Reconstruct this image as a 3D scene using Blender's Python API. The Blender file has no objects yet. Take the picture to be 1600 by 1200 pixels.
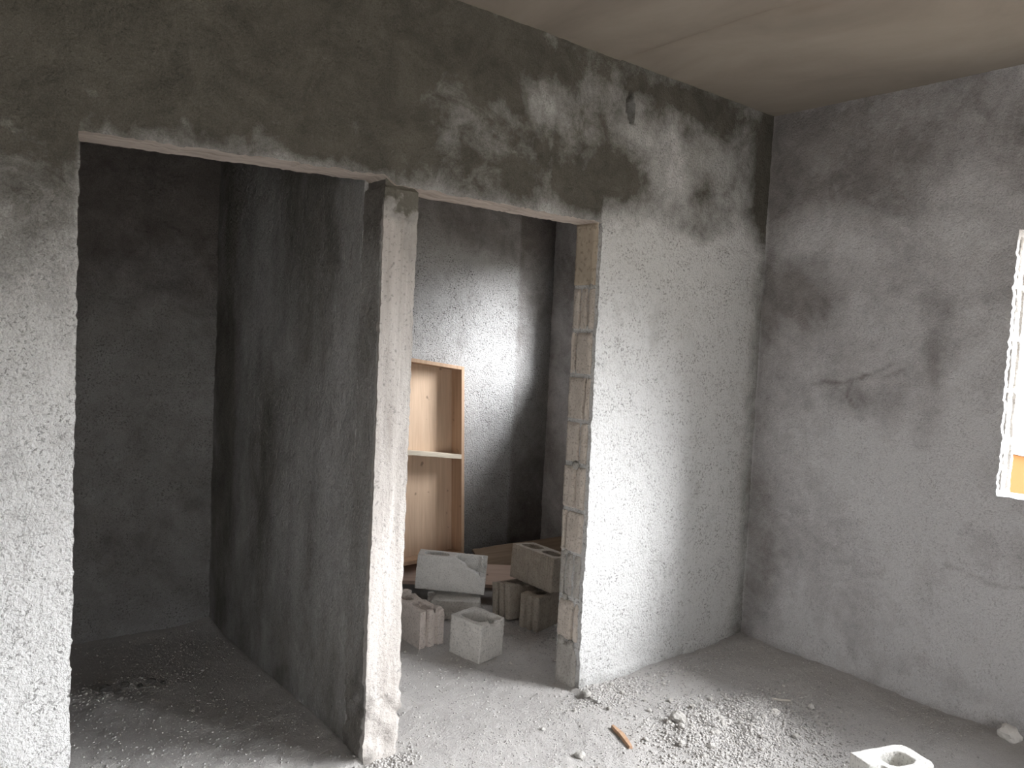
import bpy, bmesh, math, random
import numpy as np
from mathutils import Vector, Matrix, Euler, noise as mnoise

rng = np.random.default_rng(7)
random.seed(7)
sc = bpy.context.scene
col = sc.collection

# ------------------------------------------------------------------ camera
F_PX, YAW, PIT, ROL = 1250.65, 0.6849, 0.0590, 0.0471
CAM = Vector((0.0, -2.5017, 1.5841))
fw = Vector((math.sin(YAW) * math.cos(PIT), math.cos(YAW) * math.cos(PIT), -math.sin(PIT)))
rt = Vector((math.cos(YAW), -math.sin(YAW), 0))
up = rt.cross(fw)
r2 = math.cos(ROL) * rt + math.sin(ROL) * up
u2 = -math.sin(ROL) * rt + math.cos(ROL) * up
cam_data = bpy.data.cameras.new('camera')
cam = bpy.data.objects.new('camera', cam_data)
col.objects.link(cam)
cam.matrix_world = Matrix(((r2.x, u2.x, -fw.x, CAM.x), (r2.y, u2.y, -fw.y, CAM.y), (r2.z, u2.z, -fw.z, CAM.z), (0, 0, 0, 1)))
cam_data.sensor_width = 36.0
cam_data.lens = F_PX / 1600 * 36.0
cam_data.clip_start = 0.02
sc.camera = cam

# ------------------------------------------------------------------ sky, windows' sampling portals, exposure
SKY = 11.0
SUN_E, SUN_AZ, SUN_EL, SUN_ANG = 29.0, -43.5, 25.5, 43.0     # hazy sun behind thin cloud: wide and soft
world = bpy.data.worlds.new('overcast_sky')
sc.world = world
world.use_nodes = True
wn = world.node_tree
wn.nodes.clear()
w_out = wn.nodes.new('ShaderNodeOutputWorld')
w_bg = wn.nodes.new('ShaderNodeBackground')
w_tc = wn.nodes.new('ShaderNodeTexCoord')
w_sep = wn.nodes.new('ShaderNodeSeparateXYZ')
w_rmp = wn.nodes.new('ShaderNodeValToRGB')
# overcast sky: the zenith about three times as bright as the horizon
w_rmp.color_ramp.elements[0].position = 0.0
w_rmp.color_ramp.elements[0].color = (0.35, 0.35, 0.35, 1)
w_rmp.color_ramp.elements[1].position = 1.0
w_rmp.color_ramp.elements[1].color = (0.97, 1.0, 1.05, 1)
wn.links.new(w_tc.outputs['Generated'], w_sep.inputs[0])
wn.links.new(w_sep.outputs['Z'], w_rmp.inputs[0])
wn.links.new(w_rmp.outputs[0], w_bg.inputs[0])
wn.links.new(w_bg.outputs[0], w_out.inputs[0])
w_bg.inputs[1].default_value = SKY
try:
    world.cycles.sampling_method = 'AUTOMATIC'
except Exception:
    pass
sun_d = bpy.data.lights.new('hazy_sun', 'SUN')
sun_d.energy = SUN_E
sun_d.angle = math.radians(SUN_ANG)
sun_d.color = (0.975, 0.985, 1.0)
sun_o = bpy.data.objects.new('hazy_sun', sun_d)
sun_o.rotation_euler = Vector((math.cos(math.radians(SUN_AZ)) * math.cos(math.radians(SUN_EL)), math.sin(math.radians(SUN_AZ)) * math.cos(math.radians(SUN_EL)), math.sin(math.radians(SUN_EL)))).to_track_quat('Z', 'Y').to_euler()
sun_o.location = (12, -12, 8)
col.objects.link(sun_o)
sc.view_settings.view_transform = 'Standard'
sc.view_settings.look = 'None'
sc.view_settings.gamma = 1
sc.view_settings.use_curve_mapping = False
sc.view_settings.exposure = 0.0
sc.cycles.diffuse_bounces = 7
sc.cycles.max_bounces = 9

# room measures (metres): the main wall is the plane y = 0, floor z = 0
X_R, H, Y_REAR, Y_FRONT, X_L = 3.7408, 2.8036, 1.6763, -5.2, -1.3
JL, PL, PR, JR = 0.4675, 1.4246, 1.5691, 2.4943
WT = 0.15
# openings in the right wall, only the first in view (y0, y1, z0, z1)
WIN_A = (-2.75, -1.2045, 1.011, 2.1255)
FILL_WIN_B = (-4.75, -3.45, 1.011, 2.1255)  # unseen second window, added to even out light on the main wall
WIN_C = (0.55, 1.38, 1.45, 2.12)
FILL_DOOR = (-0.6, 1.35, -1, 2.1)      # unseen doorway behind the camera, added and widened for fill light (x0, x1, z0, z1)


def portal(y0, y1, z0, z1, x):
    ld = bpy.data.lights.new('window_portal', 'AREA')
    ld.shape = 'RECTANGLE'
    ld.size = z1 - z0
    ld.size_y = y1 - y0
    ld.cycles.is_portal = True
    lo = bpy.data.objects.new('window_portal', ld)
    lo.location = (x, (y0 + y1) / 2, (z0 + z1) / 2)
    lo.rotation_euler = (0, math.radians(90), 0)      # faces -x
    col.objects.link(lo)


for wv in (WIN_A, FILL_WIN_B, WIN_C):
    portal(*wv, X_R + WT + 0.02)
ld = bpy.data.lights.new('fill_door_portal', 'AREA')
ld.shape = 'RECTANGLE'
ld.size, ld.size_y = FILL_DOOR[1] - FILL_DOOR[0], 2.1
ld.cycles.is_portal = True
lo = bpy.data.objects.new('fill_door_portal', ld)
lo.location = ((FILL_DOOR[0] + FILL_DOOR[1]) / 2, Y_FRONT - WT - 0.02, 1.05)
lo.rotation_euler = (math.radians(90), 0, math.radians(180))      # faces +y
col.objects.link(lo)

# ------------------------------------------------------------------ numpy value noise


def _hash(ix, iy, iz, seed):
    h = (ix.astype(np.int64) * 374761393 + iy.astype(np.int64) * 668265263 + iz.astype(np.int64) * 2147483647 + seed * 974634777) & 0xFFFFFFFF
    h = ((h ^ (h >> 13)) * 1274126177) & 0xFFFFFFFF
    h = (h ^ (h >> 16)) & 0xFFFFFFFF
    return h / 4294967295.0


def vnoise(P, freq, seed=0):
    q = P * freq
    i = np.floor(q)
    f = q - i
    f = f * f * (3 - 2 * f)
    i = i.astype(np.int64)
    r = 0
    for dx in (0, 1):
        for dy in (0, 1):
            for dz in (0, 1):
                w = (f[:, 0] if dx else 1 - f[:, 0]) * (f[:, 1] if dy else 1 - f[:, 1]) * (f[:, 2] if dz else 1 - f[:, 2])
                r = r + w * _hash(i[:, 0] + dx, i[:, 1] + dy, i[:, 2] + dz, seed)
    return r * 2 - 1


def fbm(P, freq, octaves=4, seed=0, gain=0.5):
    a, s, t = 1.0, 0, 0
    for k in range(octaves):
        s = s + a * vnoise(P, freq * 2 ** k, seed + k * 17)
        t += a
        a *= gain
    return s / t


def sstep(a, b, x):
    t = np.clip((x - a) / (b - a), 0, 1)
    return t * t * (3 - 2 * t)


def blob(P2, c, rad):
    d = ((P2[:, 0] - c[0]) / rad[0]) ** 2 + ((P2[:, 1] - c[1]) / rad[1]) ** 2
    return np.exp(-d)


def seg_dist(P2, pts):
    d = np.full(len(P2), 1e9)
    for a, b in zip(pts[:-1], pts[1:]):
        a = np.array(a); b = np.array(b)
        t = np.clip(((P2 - a) @ (b - a)) / ((b - a) @ (b - a)), 0, 1)
        d = np.minimum(d, np.linalg.norm(P2 - a - t[:, None] * (b - a), axis=1))
    return d


# ------------------------------------------------------------------ materials


class NT:
    def __init__(self, name):
        self.m = bpy.data.materials.new(name)
        self.m.use_nodes = True
        self.t = self.m.node_tree
        self.b = self.t.nodes['Principled BSDF']
        self.b.inputs['Specular IOR Level'].default_value = 0.15

    def n(self, typ, **kw):
        nd = self.t.nodes.new(typ)
        for k, v in kw.items():
            if k.startswith('i_'):
                nd.inputs[k[2:].replace('_', ' ')].default_value = v
            else:
                setattr(nd, k, v)
        return nd

    def l(self, a, b):
        self.t.links.new(a, b)

    def noise(self, vec, scale, detail=6, rough=0.6, dist=0.0):
        nd = self.n('ShaderNodeTexNoise', i_Scale=scale, i_Detail=detail, i_Roughness=rough, i_Distortion=dist)
        self.l(vec, nd.inputs['Vector'])
        return nd.outputs['Fac']

    def ramp(self, fac, stops):
        nd = self.n('ShaderNodeValToRGB')
        cr = nd.color_ramp
        while len(cr.elements) < len(stops):
            cr.elements.new(0.5)
        for e, (p, c) in zip(list(cr.elements), stops):
            e.position = p
            e.color = (c[0], c[1], c[2], 1) if not isinstance(c, (int, float)) else (c, c, c, 1)
        self.l(fac, nd.inputs[0])
        return nd.outputs['Color']

    def mix(self, fac, a, b, mode='MIX'):
        nd = self.n('ShaderNodeMix', data_type='RGBA', blend_type=mode)
        for s, v in ((nd.inputs[0], fac), (nd.inputs[6], a), (nd.inputs[7], b)):
            if hasattr(v, 'is_linked'):
                self.l(v, s)
            else:
                s.default_value = v if isinstance(v, (int, float)) else (v[0], v[1], v[2], 1)
        return nd.outputs[2]

    def math(self, op, a, b=0.0):
        nd = self.n('ShaderNodeMath', operation=op)
        for s, v in ((nd.inputs[0], a), (nd.inputs[1], b)):
            if hasattr(v, 'is_linked'):
                self.l(v, s)
            else:
                s.default_value = v
        return nd.outputs[0]

    def vec(self):
        return self.n('ShaderNodeNewGeometry').outputs['Position']

    def obj(self):
        return self.n('ShaderNodeTexCoord').outputs['Object']

    def scale(self, v, s):
        nd = self.n('ShaderNodeMapping')
        nd.inputs['Scale'].default_value = s
        self.l(v, nd.inputs[0])
        return nd.outputs[0]

    def attr(self, name):
        return self.n('ShaderNodeAttribute', attribute_name=name).outputs['Fac']

    def bump(self, h, strength, dist, prev=None):
        nd = self.n('ShaderNodeBump', i_Strength=strength, i_Distance=dist)
        self.l(h, nd.inputs['Height'])
        if prev is not None:
            self.l(prev, nd.inputs['Normal'])
        return nd.outputs['Normal']

    def done(self, color, rough=0.93, normal=None):
        self.l(color, self.b.inputs['Base Color']) if hasattr(color, 'is_linked') else None
        if not hasattr(color, 'is_linked'):
            self.b.inputs['Base Color'].default_value = (*color, 1)
        self.b.inputs['Roughness'].default_value = rough
        if normal is not None:
            self.l(normal, self.b.inputs['Normal'])
        return self.m


def plaster(name, dry, damp_shade, mottle=0.5, pit=0.6, bump=0.7, stretch=(1, 1, 1)):
    m = NT(name)
    p = m.scale(m.obj(), stretch)
    st = m.attr('stain_shade')  # damp and stains, plus shade painted into some wall masks
    n1 = m.noise(p, 2.2, 9, 0.68, 0.6)
    n2 = m.noise(p, 9.0, 8, 0.7, 0.4)
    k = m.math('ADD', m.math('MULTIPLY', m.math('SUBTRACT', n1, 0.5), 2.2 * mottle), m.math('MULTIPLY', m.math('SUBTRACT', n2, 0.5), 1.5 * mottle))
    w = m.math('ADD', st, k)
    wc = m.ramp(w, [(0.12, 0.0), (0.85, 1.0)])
    c = m.mix(wc, dry, damp_shade)
    fine = m.noise(p, 105.0, 3, 0.6, 0.3)
    var = m.ramp(m.noise(p, 5.5, 10, 0.72, 0.5), [(0.30, 0.62), (0.70, 1.38)])
    c = m.mix(m.math('MULTIPLY', wc, 0.9), c, m.mix(1.0, c, var, 'MULTIPLY'))
    pits = m.ramp(fine, [(0.38, 0.0), (0.46, 1.0)])
    sparse = m.ramp(m.noise(p, 11.0, 4, 0.65), [(0.36, 0.0), (0.60, 1.0)])
    pc = m.math('MULTIPLY', m.math('MULTIPLY', m.math('SUBTRACT', 1.0, pits), sparse), pit)
    pc = m.math('MULTIPLY', pc, m.math('SUBTRACT', 1.0, m.math('MULTIPLY', wc, 0.75)))
    c = m.mix(pc, c, tuple(x * 0.5 for x in damp_shade))
    gr = m.noise(p, 260.0, 2, 0.6)
    c = m.mix(0.22, c, m.ramp(gr, [(0.3, 0.05), (0.7, 0.9)]), 'OVERLAY')
    h1 = m.noise(p, 48.0, 5, 0.7)
    nrm = m.bump(h1, min(1.0, bump), 0.016)
    nrm = m.bump(fine, min(1.0, bump * 1.2), 0.010, nrm)
    return m.done(c, 0.95, nrm)


M = {}
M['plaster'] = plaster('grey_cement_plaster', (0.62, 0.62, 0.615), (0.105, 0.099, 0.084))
M['plaster_right'] = plaster('grey_brown_cement_plaster', (0.58, 0.575, 0.58), (0.25, 0.235, 0.23), mottle=0.55, pit=0.35, bump=0.5)
M['plaster_dark'] = plaster('damp_cement_plaster', (0.44, 0.435, 0.43), (0.18, 0.17, 0.155), mottle=0.5, pit=0.3, bump=0.6, stretch=(1, 1, 0.55))
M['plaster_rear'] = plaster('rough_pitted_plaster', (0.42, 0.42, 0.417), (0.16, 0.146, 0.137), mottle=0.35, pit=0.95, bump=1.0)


def mat_soffit():
    m = NT('smooth_cast_lintel_concrete')
    p = m.obj()
    c = m.ramp(m.noise(m.scale(p, (1, 6, 1)), 7, 6, 0.6), [(0.3, (0.36, 0.30, 0.26)), (0.7, (0.60, 0.53, 0.47))])
    return m.done(c, 0.9, m.bump(m.noise(p, 60, 4), 0.25, 0.004))


M['soffit'] = mat_soffit()


def mat_column():
    m = NT('cast_column_concrete')
    p = m.obj()
    st = m.attr('stain_shade')
    c = m.ramp(m.noise(m.scale(p, (9, 9, 0.7)), 3.0, 7, 0.65), [(0.3, (0.37, 0.34, 0.315)), (0.7, (0.54, 0.515, 0.49))])
    k = m.math('ADD', st, m.math('SUBTRACT', m.noise(p, 16, 6, 0.7), 0.5))
    c = m.mix(m.ramp(k, [(0.25, 0.0), (0.8, 1.0)]), c, (0.30, 0.29, 0.275))
    c = m.mix(m.ramp(k, [(0.85, 0.0), (1.35, 1.0)]), c, (0.135, 0.127, 0.108))
    spk = m.ramp(m.noise(p, 70, 4, 0.65), [(0.57, 0.0), (0.66, 1.0)])
    c = m.mix(m.math('MULTIPLY', spk, 0.6), c, (0.2, 0.19, 0.18))
    nrm = m.bump(m.noise(m.scale(p, (6, 6, 0.6)), 14, 4), 0.25, 0.005)
    nrm = m.bump(m.noise(p, 55, 5, 0.7), m_strength(0.8), 0.010, nrm)
    return m.done(c, 0.93, nrm)


def m_strength(v):
    return v


M['column'] = mat_column()


def mat_block(name, c0, c1, scl=120, bump=0.8):
    m = NT(name)
    p = m.obj()
    c = m.ramp(m.noise(p, 14, 6, 0.7), [(0.25, c0), (0.75, c1)])
    dk = m.ramp(m.noise(p, scl, 3, 0.6), [(0.35, 1.0), (0.46, 0.0)])
    c = m.mix(m.math('MULTIPLY', dk, 0.5), c, tuple(x * 0.4 for x in c0))
    nrm = m.bump(m.noise(p, scl, 4, 0.7), bump, 0.004)
    return m.done(c, 0.95, nrm)


M['block'] = mat_block('hollow_block_concrete', (0.52, 0.505, 0.48), (0.70, 0.68, 0.65))
M['block_smooth'] = mat_block('fine_grey_block_concrete', (0.58, 0.575, 0.56), (0.72, 0.71, 0.69), 160, 0.45)
M['block_brown'] = mat_block('brownish_block_concrete', (0.30, 0.265, 0.225), (0.47, 0.425, 0.37))
M['block_pink'] = mat_block('pinkish_block_concrete', (0.52, 0.465, 0.425), (0.69, 0.63, 0.59))
M['block_white'] = mat_block('pale_block_concrete', (0.62, 0.61, 0.58), (0.78, 0.77, 0.74), 120, 0.5)
M['jamb_block'] = mat_block('jamb_block_concrete', (0.40, 0.355, 0.31), (0.60, 0.545, 0.49), 95, 0.9)
M['jamb_block_grey'] = mat_block('grey_jamb_block_concrete', (0.30, 0.285, 0.265), (0.46, 0.44, 0.41), 95, 0.9)
M['jamb_cap'] = mat_block('smooth_brown_cast_concrete', (0.36, 0.30, 0.235), (0.46, 0.40, 0.32), 45, 0.3)
M['mortar'] = mat_block('grey_mortar', (0.26, 0.25, 0.23), (0.40, 0.385, 0.36), 80, 1.0)


def mat_floor():
    m = NT('dusty_rubble_floor')
    p = m.obj()
    c = m.ramp(m.noise(p, 3.5, 9, 0.68), [(0.25, (0.44, 0.425, 0.415)), (0.75, (0.62, 0.60, 0.585))])
    s = m.ramp(m.noise(p, 170, 3, 0.65), [(0.36, 1.0), (0.5, 0.0)])
    c = m.mix(m.math('MULTIPLY', s, 0.22), c, (0.22, 0.21, 0.20))
    lt = m.ramp(m.noise(p, 75, 4, 0.7), [(0.6, 0.0), (0.70, 1.0)])
    c = m.mix(m.math('MULTIPLY', lt, 0.4), c, (0.66, 0.63, 0.60))
    nrm = m.bump(m.noise(p, 28, 6, 0.7), 0.6, 0.02)
    nrm = m.bump(m.noise(p, 110, 5, 0.75), 0.9, 0.008, nrm)
    return m.done(c, 0.97, nrm)


M['floor'] = mat_floor()


def mat_gravel():
    m = NT('grey_gravel')
    rnd = m.n('ShaderNodeNewGeometry').outputs['Random Per Island']
    c = m.ramp(rnd, [(0.0, (0.34, 0.33, 0.32)), (0.7, (0.47, 0.455, 0.44)), (1.0, (0.60, 0.58, 0.56))])
    return m.done(c, 0.97, m.bump(m.noise(m.obj(), 200, 3), 0.4, 0.003))


M['gravel'] = mat_gravel()


def mat_ceiling():
    m = NT('brown_cast_ceiling_concrete')
    p = m.obj()
    st = m.attr('stain_shade')
    c = m.ramp(m.noise(m.scale(p, (1.0, 0.6, 1)), 2.5, 8, 0.62, 0.5), [(0.25, (0.205, 0.175, 0.145)), (0.75, (0.30, 0.26, 0.22))])
    c = m.mix(st, c, (0.20, 0.16, 0.125))
    return m.done(c, 0.9, m.bump(m.noise(p, 30, 5, 0.6), 0.2, 0.005))


M['ceiling'] = mat_ceiling()


def mat_wood(name, c0, c1, axis=(14, 14, 0.8), knot=0.0):
    m = NT(name)
    p = m.scale(m.obj(), axis)
    c = m.ramp(m.noise(p, 3.0, 7, 0.6, 0.6), [(0.25, c0), (0.75, c1)])
    kn = m.ramp(m.noise(m.obj(), 22, 2, 0.4), [(0.70, 0.0), (0.76, 1.0)])
    c = m.mix(m.math('MULTIPLY', kn, knot), c, tuple(x * 0.35 for x in c0))
    return m.done(c, 0.75, m.bump(m.noise(p, 8, 4), 0.2, 0.002))


M['plywood'] = mat_wood('tan_plywood', (0.50, 0.36, 0.26), (0.66, 0.50, 0.37), (14, 14, 0.8), 0.6)
M['frame_wood'] = mat_wood('brown_frame_board', (0.36, 0.24, 0.165), (0.52, 0.37, 0.26), (16, 16, 0.9), 0.4)
M['frame_edge'] = mat_wood('pale_board_edge', (0.60, 0.48, 0.36), (0.80, 0.68, 0.54), (16, 16, 0.9))
M['rail'] = mat_wood('mortar_stained_rail', (0.42, 0.37, 0.30), (0.70, 0.63, 0.52), (2, 20, 20))
M['plank'] = mat_wood('pinkish_plank', (0.42, 0.32, 0.27), (0.55, 0.43, 0.36), (0.8, 16, 16), 0.8)
M['dark_wood'] = mat_wood('dark_brown_board', (0.20, 0.145, 0.10), (0.32, 0.245, 0.18), (0.8, 16, 16))
M['splinter'] = mat_wood('orange_brown_splinter', (0.36, 0.22, 0.14), (0.50, 0.34, 0.23), (1, 20, 20))
M['pale_stick'] = mat_wood('pale_stick', (0.62, 0.58, 0.52), (0.75, 0.71, 0.65), (1, 20, 20))


def plain(name, c, rough=0.9):
    m = NT(name)
    cc = m.ramp(m.noise(m.obj(), 2.0, 6, 0.6), [(0.3, tuple(x * 0.88 for x in c)), (0.7, c)])
    return m.done(cc, rough)


M['plaster_plain'] = plaster('pale_cement_plaster', (0.64, 0.635, 0.625), (0.42, 0.41, 0.40), mottle=0.3)
M['orange'] = plain('orange_wall_paint', (0.36, 0.165, 0.07))
M['roof'] = plain('pale_roof_sheet', (0.62, 0.62, 0.60), 0.6)
M['ground'] = plain('dry_earth', (0.40, 0.36, 0.30))
M['dark_hole'] = plain('dark_hollow', (0.05, 0.045, 0.04))
M['white_stone'] = mat_block('white_stone', (0.66, 0.64, 0.61), (0.8, 0.78, 0.75), 100, 0.4)
M['clod'] = mat_block('dark_clod', (0.12, 0.115, 0.11), (0.2, 0.19, 0.18), 80, 0.6)
M['stone'] = mat_block('grey_stone', (0.42, 0.405, 0.385), (0.60, 0.58, 0.55), 90, 0.6)

# ------------------------------------------------------------------ object helpers


def tag(o, label=None, cat=None, group=None, kind=None):
    if label: o['label'] = label
    if cat: o['category'] = cat
    if group: o['group'] = group
    if kind: o['kind'] = kind
    return o


def link(name, me, mats, parent=None, loc=None, rot=None):
    o = bpy.data.objects.new(name, me)
    col.objects.link(o)
    for m in (mats if isinstance(mats, (list, tuple)) else [mats]):
        if m.name not in [x.name for x in me.materials if x]:
            me.materials.append(m)
    if loc is not None: o.location = loc
    if rot is not None: o.rotation_euler = rot
    if parent is not None: o.parent = parent
    return o


def mesh_from(name, verts, faces, smooth=True, sharp=None):
    me = bpy.data.meshes.new(name)
    me.from_pydata([tuple(v) for v in verts], [], [tuple(f) for f in faces])
    me.update()
    if smooth:
        me.polygons.foreach_set('use_smooth', [True] * len(me.polygons))
        if sharp:
            me.set_sharp_from_angle(angle=math.radians(sharp))
    return me


def lines(breaks, step):
    """subdivided coordinate list through all break values"""
    out = []
    for a, b in zip(breaks[:-1], breaks[1:]):
        n = max(1, int(round((b - a) / step)))
        out += [a + (b - a) * k / n for k in range(n)]
    out.append(breaks[-1])
    return np.array(out)


def wall_grid(name, mat, U, V, holes, to3d, thick, amp=0.004, rag=0.006, stain_shade=None, disp=None, warp=None, soffit=None, seed=0, lock=()):
    """Solid wall: front and back sheets on one (U,V) grid with real openings and reveals.
    to3d(u, v, d): d = depth into the wall (0 = room face)."""
    nu, nv = len(U), len(V)
    uu, vv = np.meshgrid(U, V, indexing='ij')
    P2 = np.stack([uu.ravel(), vv.ravel()], 1)
    cu = (U[:-1] + U[1:]) / 2
    cv = (V[:-1] + V[1:]) / 2
    solid = np.ones((nu - 1, nv - 1), bool)
    for (a, b, c, d) in holes:
        solid &= ~(((cu > a) & (cu < b))[:, None] & ((cv > c) & (cv < d))[None, :])
    idx = np.arange(nu * nv).reshape(nu, nv)
    n0 = nu * nv
    border = np.zeros(nu * nv, bool)
    for (a, b, c, d) in holes:
        e = 1e-5
        inb = (P2[:, 0] > a - e) & (P2[:, 0] < b + e) & (P2[:, 1] > c - e) & (P2[:, 1] < d + e)
        strict = (P2[:, 0] > a + e) & (P2[:, 0] < b - e) & (P2[:, 1] > c + e) & (P2[:, 1] < d - e)
        border |= inb & ~strict
    P3 = np.c_[P2, np.zeros(n0)]
    dsp = amp * fbm(P3, 9, 4, seed) + amp * 0.8 * vnoise(P3, 60, seed + 3)
    if disp is not None:
        dsp = dsp + disp(P2)
    jit = np.zeros((n0, 2))
    jit[:, 0] = rag * (0.6 * vnoise(P3, 70, seed + 5) + 0.5 * vnoise(P3, 16, seed + 6))
    jit[:, 1] = rag * (0.6 * vnoise(P3, 70, seed + 8) + 0.5 * vnoise(P3, 16, seed + 9))
    jit[~border] = 0
    onedge = (np.abs(P2[:, 0] - U[0]) < 1e-6) | (np.abs(P2[:, 0] - U[-1]) < 1e-6)
    jit[onedge, 0] = 0
    onedge = (np.abs(P2[:, 1] - V[0]) < 1e-6) | (np.abs(P2[:, 1] - V[-1]) < 1e-6)
    jit[onedge, 1] = 0
    A = P2 + jit
    B = P2 + jit * 0.5
    if warp is not None:
        A = A + warp(P2)
        B = B + warp(P2)
    front = to3d(A[:, 0], A[:, 1], dsp)
    back = to3d(B[:, 0], B[:, 1], np.full(n0, thick))
    verts = np.concatenate([front, back])
    faces = []
    mats = []
    i0, j0 = np.nonzero(solid)
    a = idx[i0, j0]; b = idx[i0 + 1, j0]; c = idx[i0 + 1, j0 + 1]; d = idx[i0, j0 + 1]
    # orientation from a test normal
    t = to3d(np.array([0.0, 1, 0]), np.array([0.0, 0, 1]), np.zeros(3))
    nrm = np.cross(t[1] - t[0], t[2] - t[0])
    inn = to3d(np.zeros(1), np.zeros(1), np.ones(1))[0] - t[0]
    flip = np.dot(nrm, inn) > 0
    q = np.stack([a, b, c, d], 1)
    if flip: q = q[:, ::-1]
    faces += q.tolist(); mats += [0] * len(q)
    faces += (q[:, ::-1] + n0).tolist(); mats += [0] * len(q)
    sp = np.zeros((nu + 1, nv + 1), bool)
    sp[1:nu, 1:nv] = solid
    # side faces
    for i in range(nu):
        for j in range(nv - 1):
            l, r = sp[i, j + 1], sp[i + 1, j + 1]
            if l != r:
                p, s = idx[i, j], idx[i, j + 1]
                f = [p, s, s + n0, p + n0]
                if (l and not flip) or (r and flip): f = f
                else: f = f[::-1]
                faces.append(f); mats.append(0)
    for j in range(nv):
        for i in range(nu - 1):
            l, r = sp[i + 1, j], sp[i + 1, j + 1]
            if l != r:
                p, s = idx[i, j], idx[i + 1, j]
                f = [p, s, s + n0, p + n0]
                if (r and not flip) or (l and flip): f = f
                else: f = f[::-1]
                faces.append(f)
                mats.append(1 if (r and soffit is not None and j > 0) else 0)
    used = np.zeros(2 * n0, bool)
    for f in faces:
        used[f] = True
    remap = np.cumsum(used) - 1
    verts = verts[used]
    faces = [[int(remap[k]) for k in f] for f in faces]
    me = mesh_from(name, verts, faces, True, 38)
    ml = [mat] + ([soffit] if soffit is not None else [])
    for m_ in ml: me.materials.append(m_)
    me.polygons.foreach_set('material_index', mats)
    if stain_shade is not None:
        s = stain_shade(P2)
        s = np.concatenate([s, s])[used]
    else:
        s = np.full(int(used.sum()), 0.3)
    at = me.attributes.new('stain_shade', 'FLOAT', 'POINT')
    at.data.foreach_set('value', s.astype(np.float32))
    o = bpy.data.objects.new(name, me)
    col.objects.link(o)
    o['kind'] = 'structure'
    return o


# ------------------------------------------------------------------ floor
def floor_height(x, y):
    P = np.stack([x, y, np.zeros_like(x)], 1)
    z = 0.010 * fbm(P, 2.2, 4, 31) + 0.0045 * fbm(P, 22, 3, 33)
    # rubble heap in front of the right stretch of wall, and grit banked against walls
    hp = blob(np.stack([x, y], 1), (2.72, -0.62), (0.34, 0.24)) + 0.8 * blob(np.stack([x, y], 1), (2.95, -0.55), (0.30, 0.16))
    z = z + 0.035 * hp * (0.7 + 0.6 * fbm(P, 7, 3, 35))
    z = z + 0.030 * np.exp(-((X_R - x) / 0.22) ** 2) * (0.6 + 0.5 * fbm(P, 3, 3, 36)) * (x < X_R + 0.01)
    nearw = np.exp(-(np.abs(y) / 0.14) ** 2) * ((x > JR) | (x < JL))
    z = z + 0.022 * nearw * (0.7 + 0.6 * fbm(P, 4, 3, 37))
    z = z + 0.02 * np.exp(-((x - PL) / 0.10) ** 2) * (x < PL + 0.01) * (y > 0)
    z = z + 0.02 * np.exp(-((Y_REAR - y) / 0.12) ** 2)
    z = z + 0.03 * blob(np.stack([x, y], 1), (2.75, 0.95), (0.55, 0.35))
    hl = blob(np.stack([x, y], 1), (0.86, 1.08), (0.3, 0.2))
    z = z + 0.02 * hl * (0.6 + fbm(P, 9, 3, 38))
    return z


fx = np.concatenate([np.arange(X_L - 0.1, 0.2, 0.06), np.arange(0.2, X_R + 0.06, 0.0125), [X_R + 0.15]])
fy = np.concatenate([np.arange(Y_FRONT - 0.1, -1.7, 0.06), np.arange(-1.7, Y_REAR + 0.06, 0.0125), [Y_REAR + 0.15]])
gx, gy = np.meshgrid(fx, fy, indexing='ij')
gz = floor_height(gx.ravel(), gy.ravel())
fid = np.arange(len(fx) * len(fy)).reshape(len(fx), len(fy))
fq = np.stack([fid[:-1, :-1].ravel(), fid[1:, :-1].ravel(), fid[1:, 1:].ravel(), fid[:-1, 1:].ravel()], 1)
floor = link('floor', mesh_from('floor', np.stack([gx.ravel(), gy.ravel(), gz], 1), fq.tolist()), M['floor'])
tag(floor, kind='structure')


def fz(x, y):
    return float(floor_height(np.array([float(x)]), np.array([float(y)]))[0])


# ------------------------------------------------------------------ main wall with the two doorways
U = lines([X_L - 0.15, JL, PL, PR, JR + 0.012, X_R], 0.0125)
V = lines([-0.03, 2.1, H + 0.01], 0.0125)
HOLE_C = (2.65, 2.64)


def main_disp(P):
    u, v = P[:, 0], P[:, 1]
    P3 = np.c_[P, np.zeros(len(P))]
    d = 0.006 * fbm(P3, 1.5, 3, 50)
    d = d - 0.012 * sstep(0.0, 1, np.exp(-((v - 0.02) / 0.05) ** 2)) * (0.5 + 0.5 * fbm(P3, 14, 2, 51))
    # the broken hole high on the right: a ragged slot sunk 6 cm
    w = 0.020 * np.exp(-((v - 2.62) / 0.05) ** 2) + 0.004
    m = sstep(1.15, 0.75, np.abs(u - (2.652 - 0.10 * (v - 2.63))) / w + 0.25 * vnoise(P3, 90, 52)) * sstep(2.55, 2.575, v) * sstep(2.70, 2.67, v)
    lip = np.exp(-(((u - 2.662) / 0.012) ** 2 + ((v - 2.655) / 0.02) ** 2))
    d = d + 0.065 * m - 0.05 * lip * m
    # thicker coat ends in a low step at the lintel level right of the doorway
    return d - 0.004 * sstep(2.085, 2.065, v + 0.012 * fbm(P3, 6, 3, 53)) * (u > JR)


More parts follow.
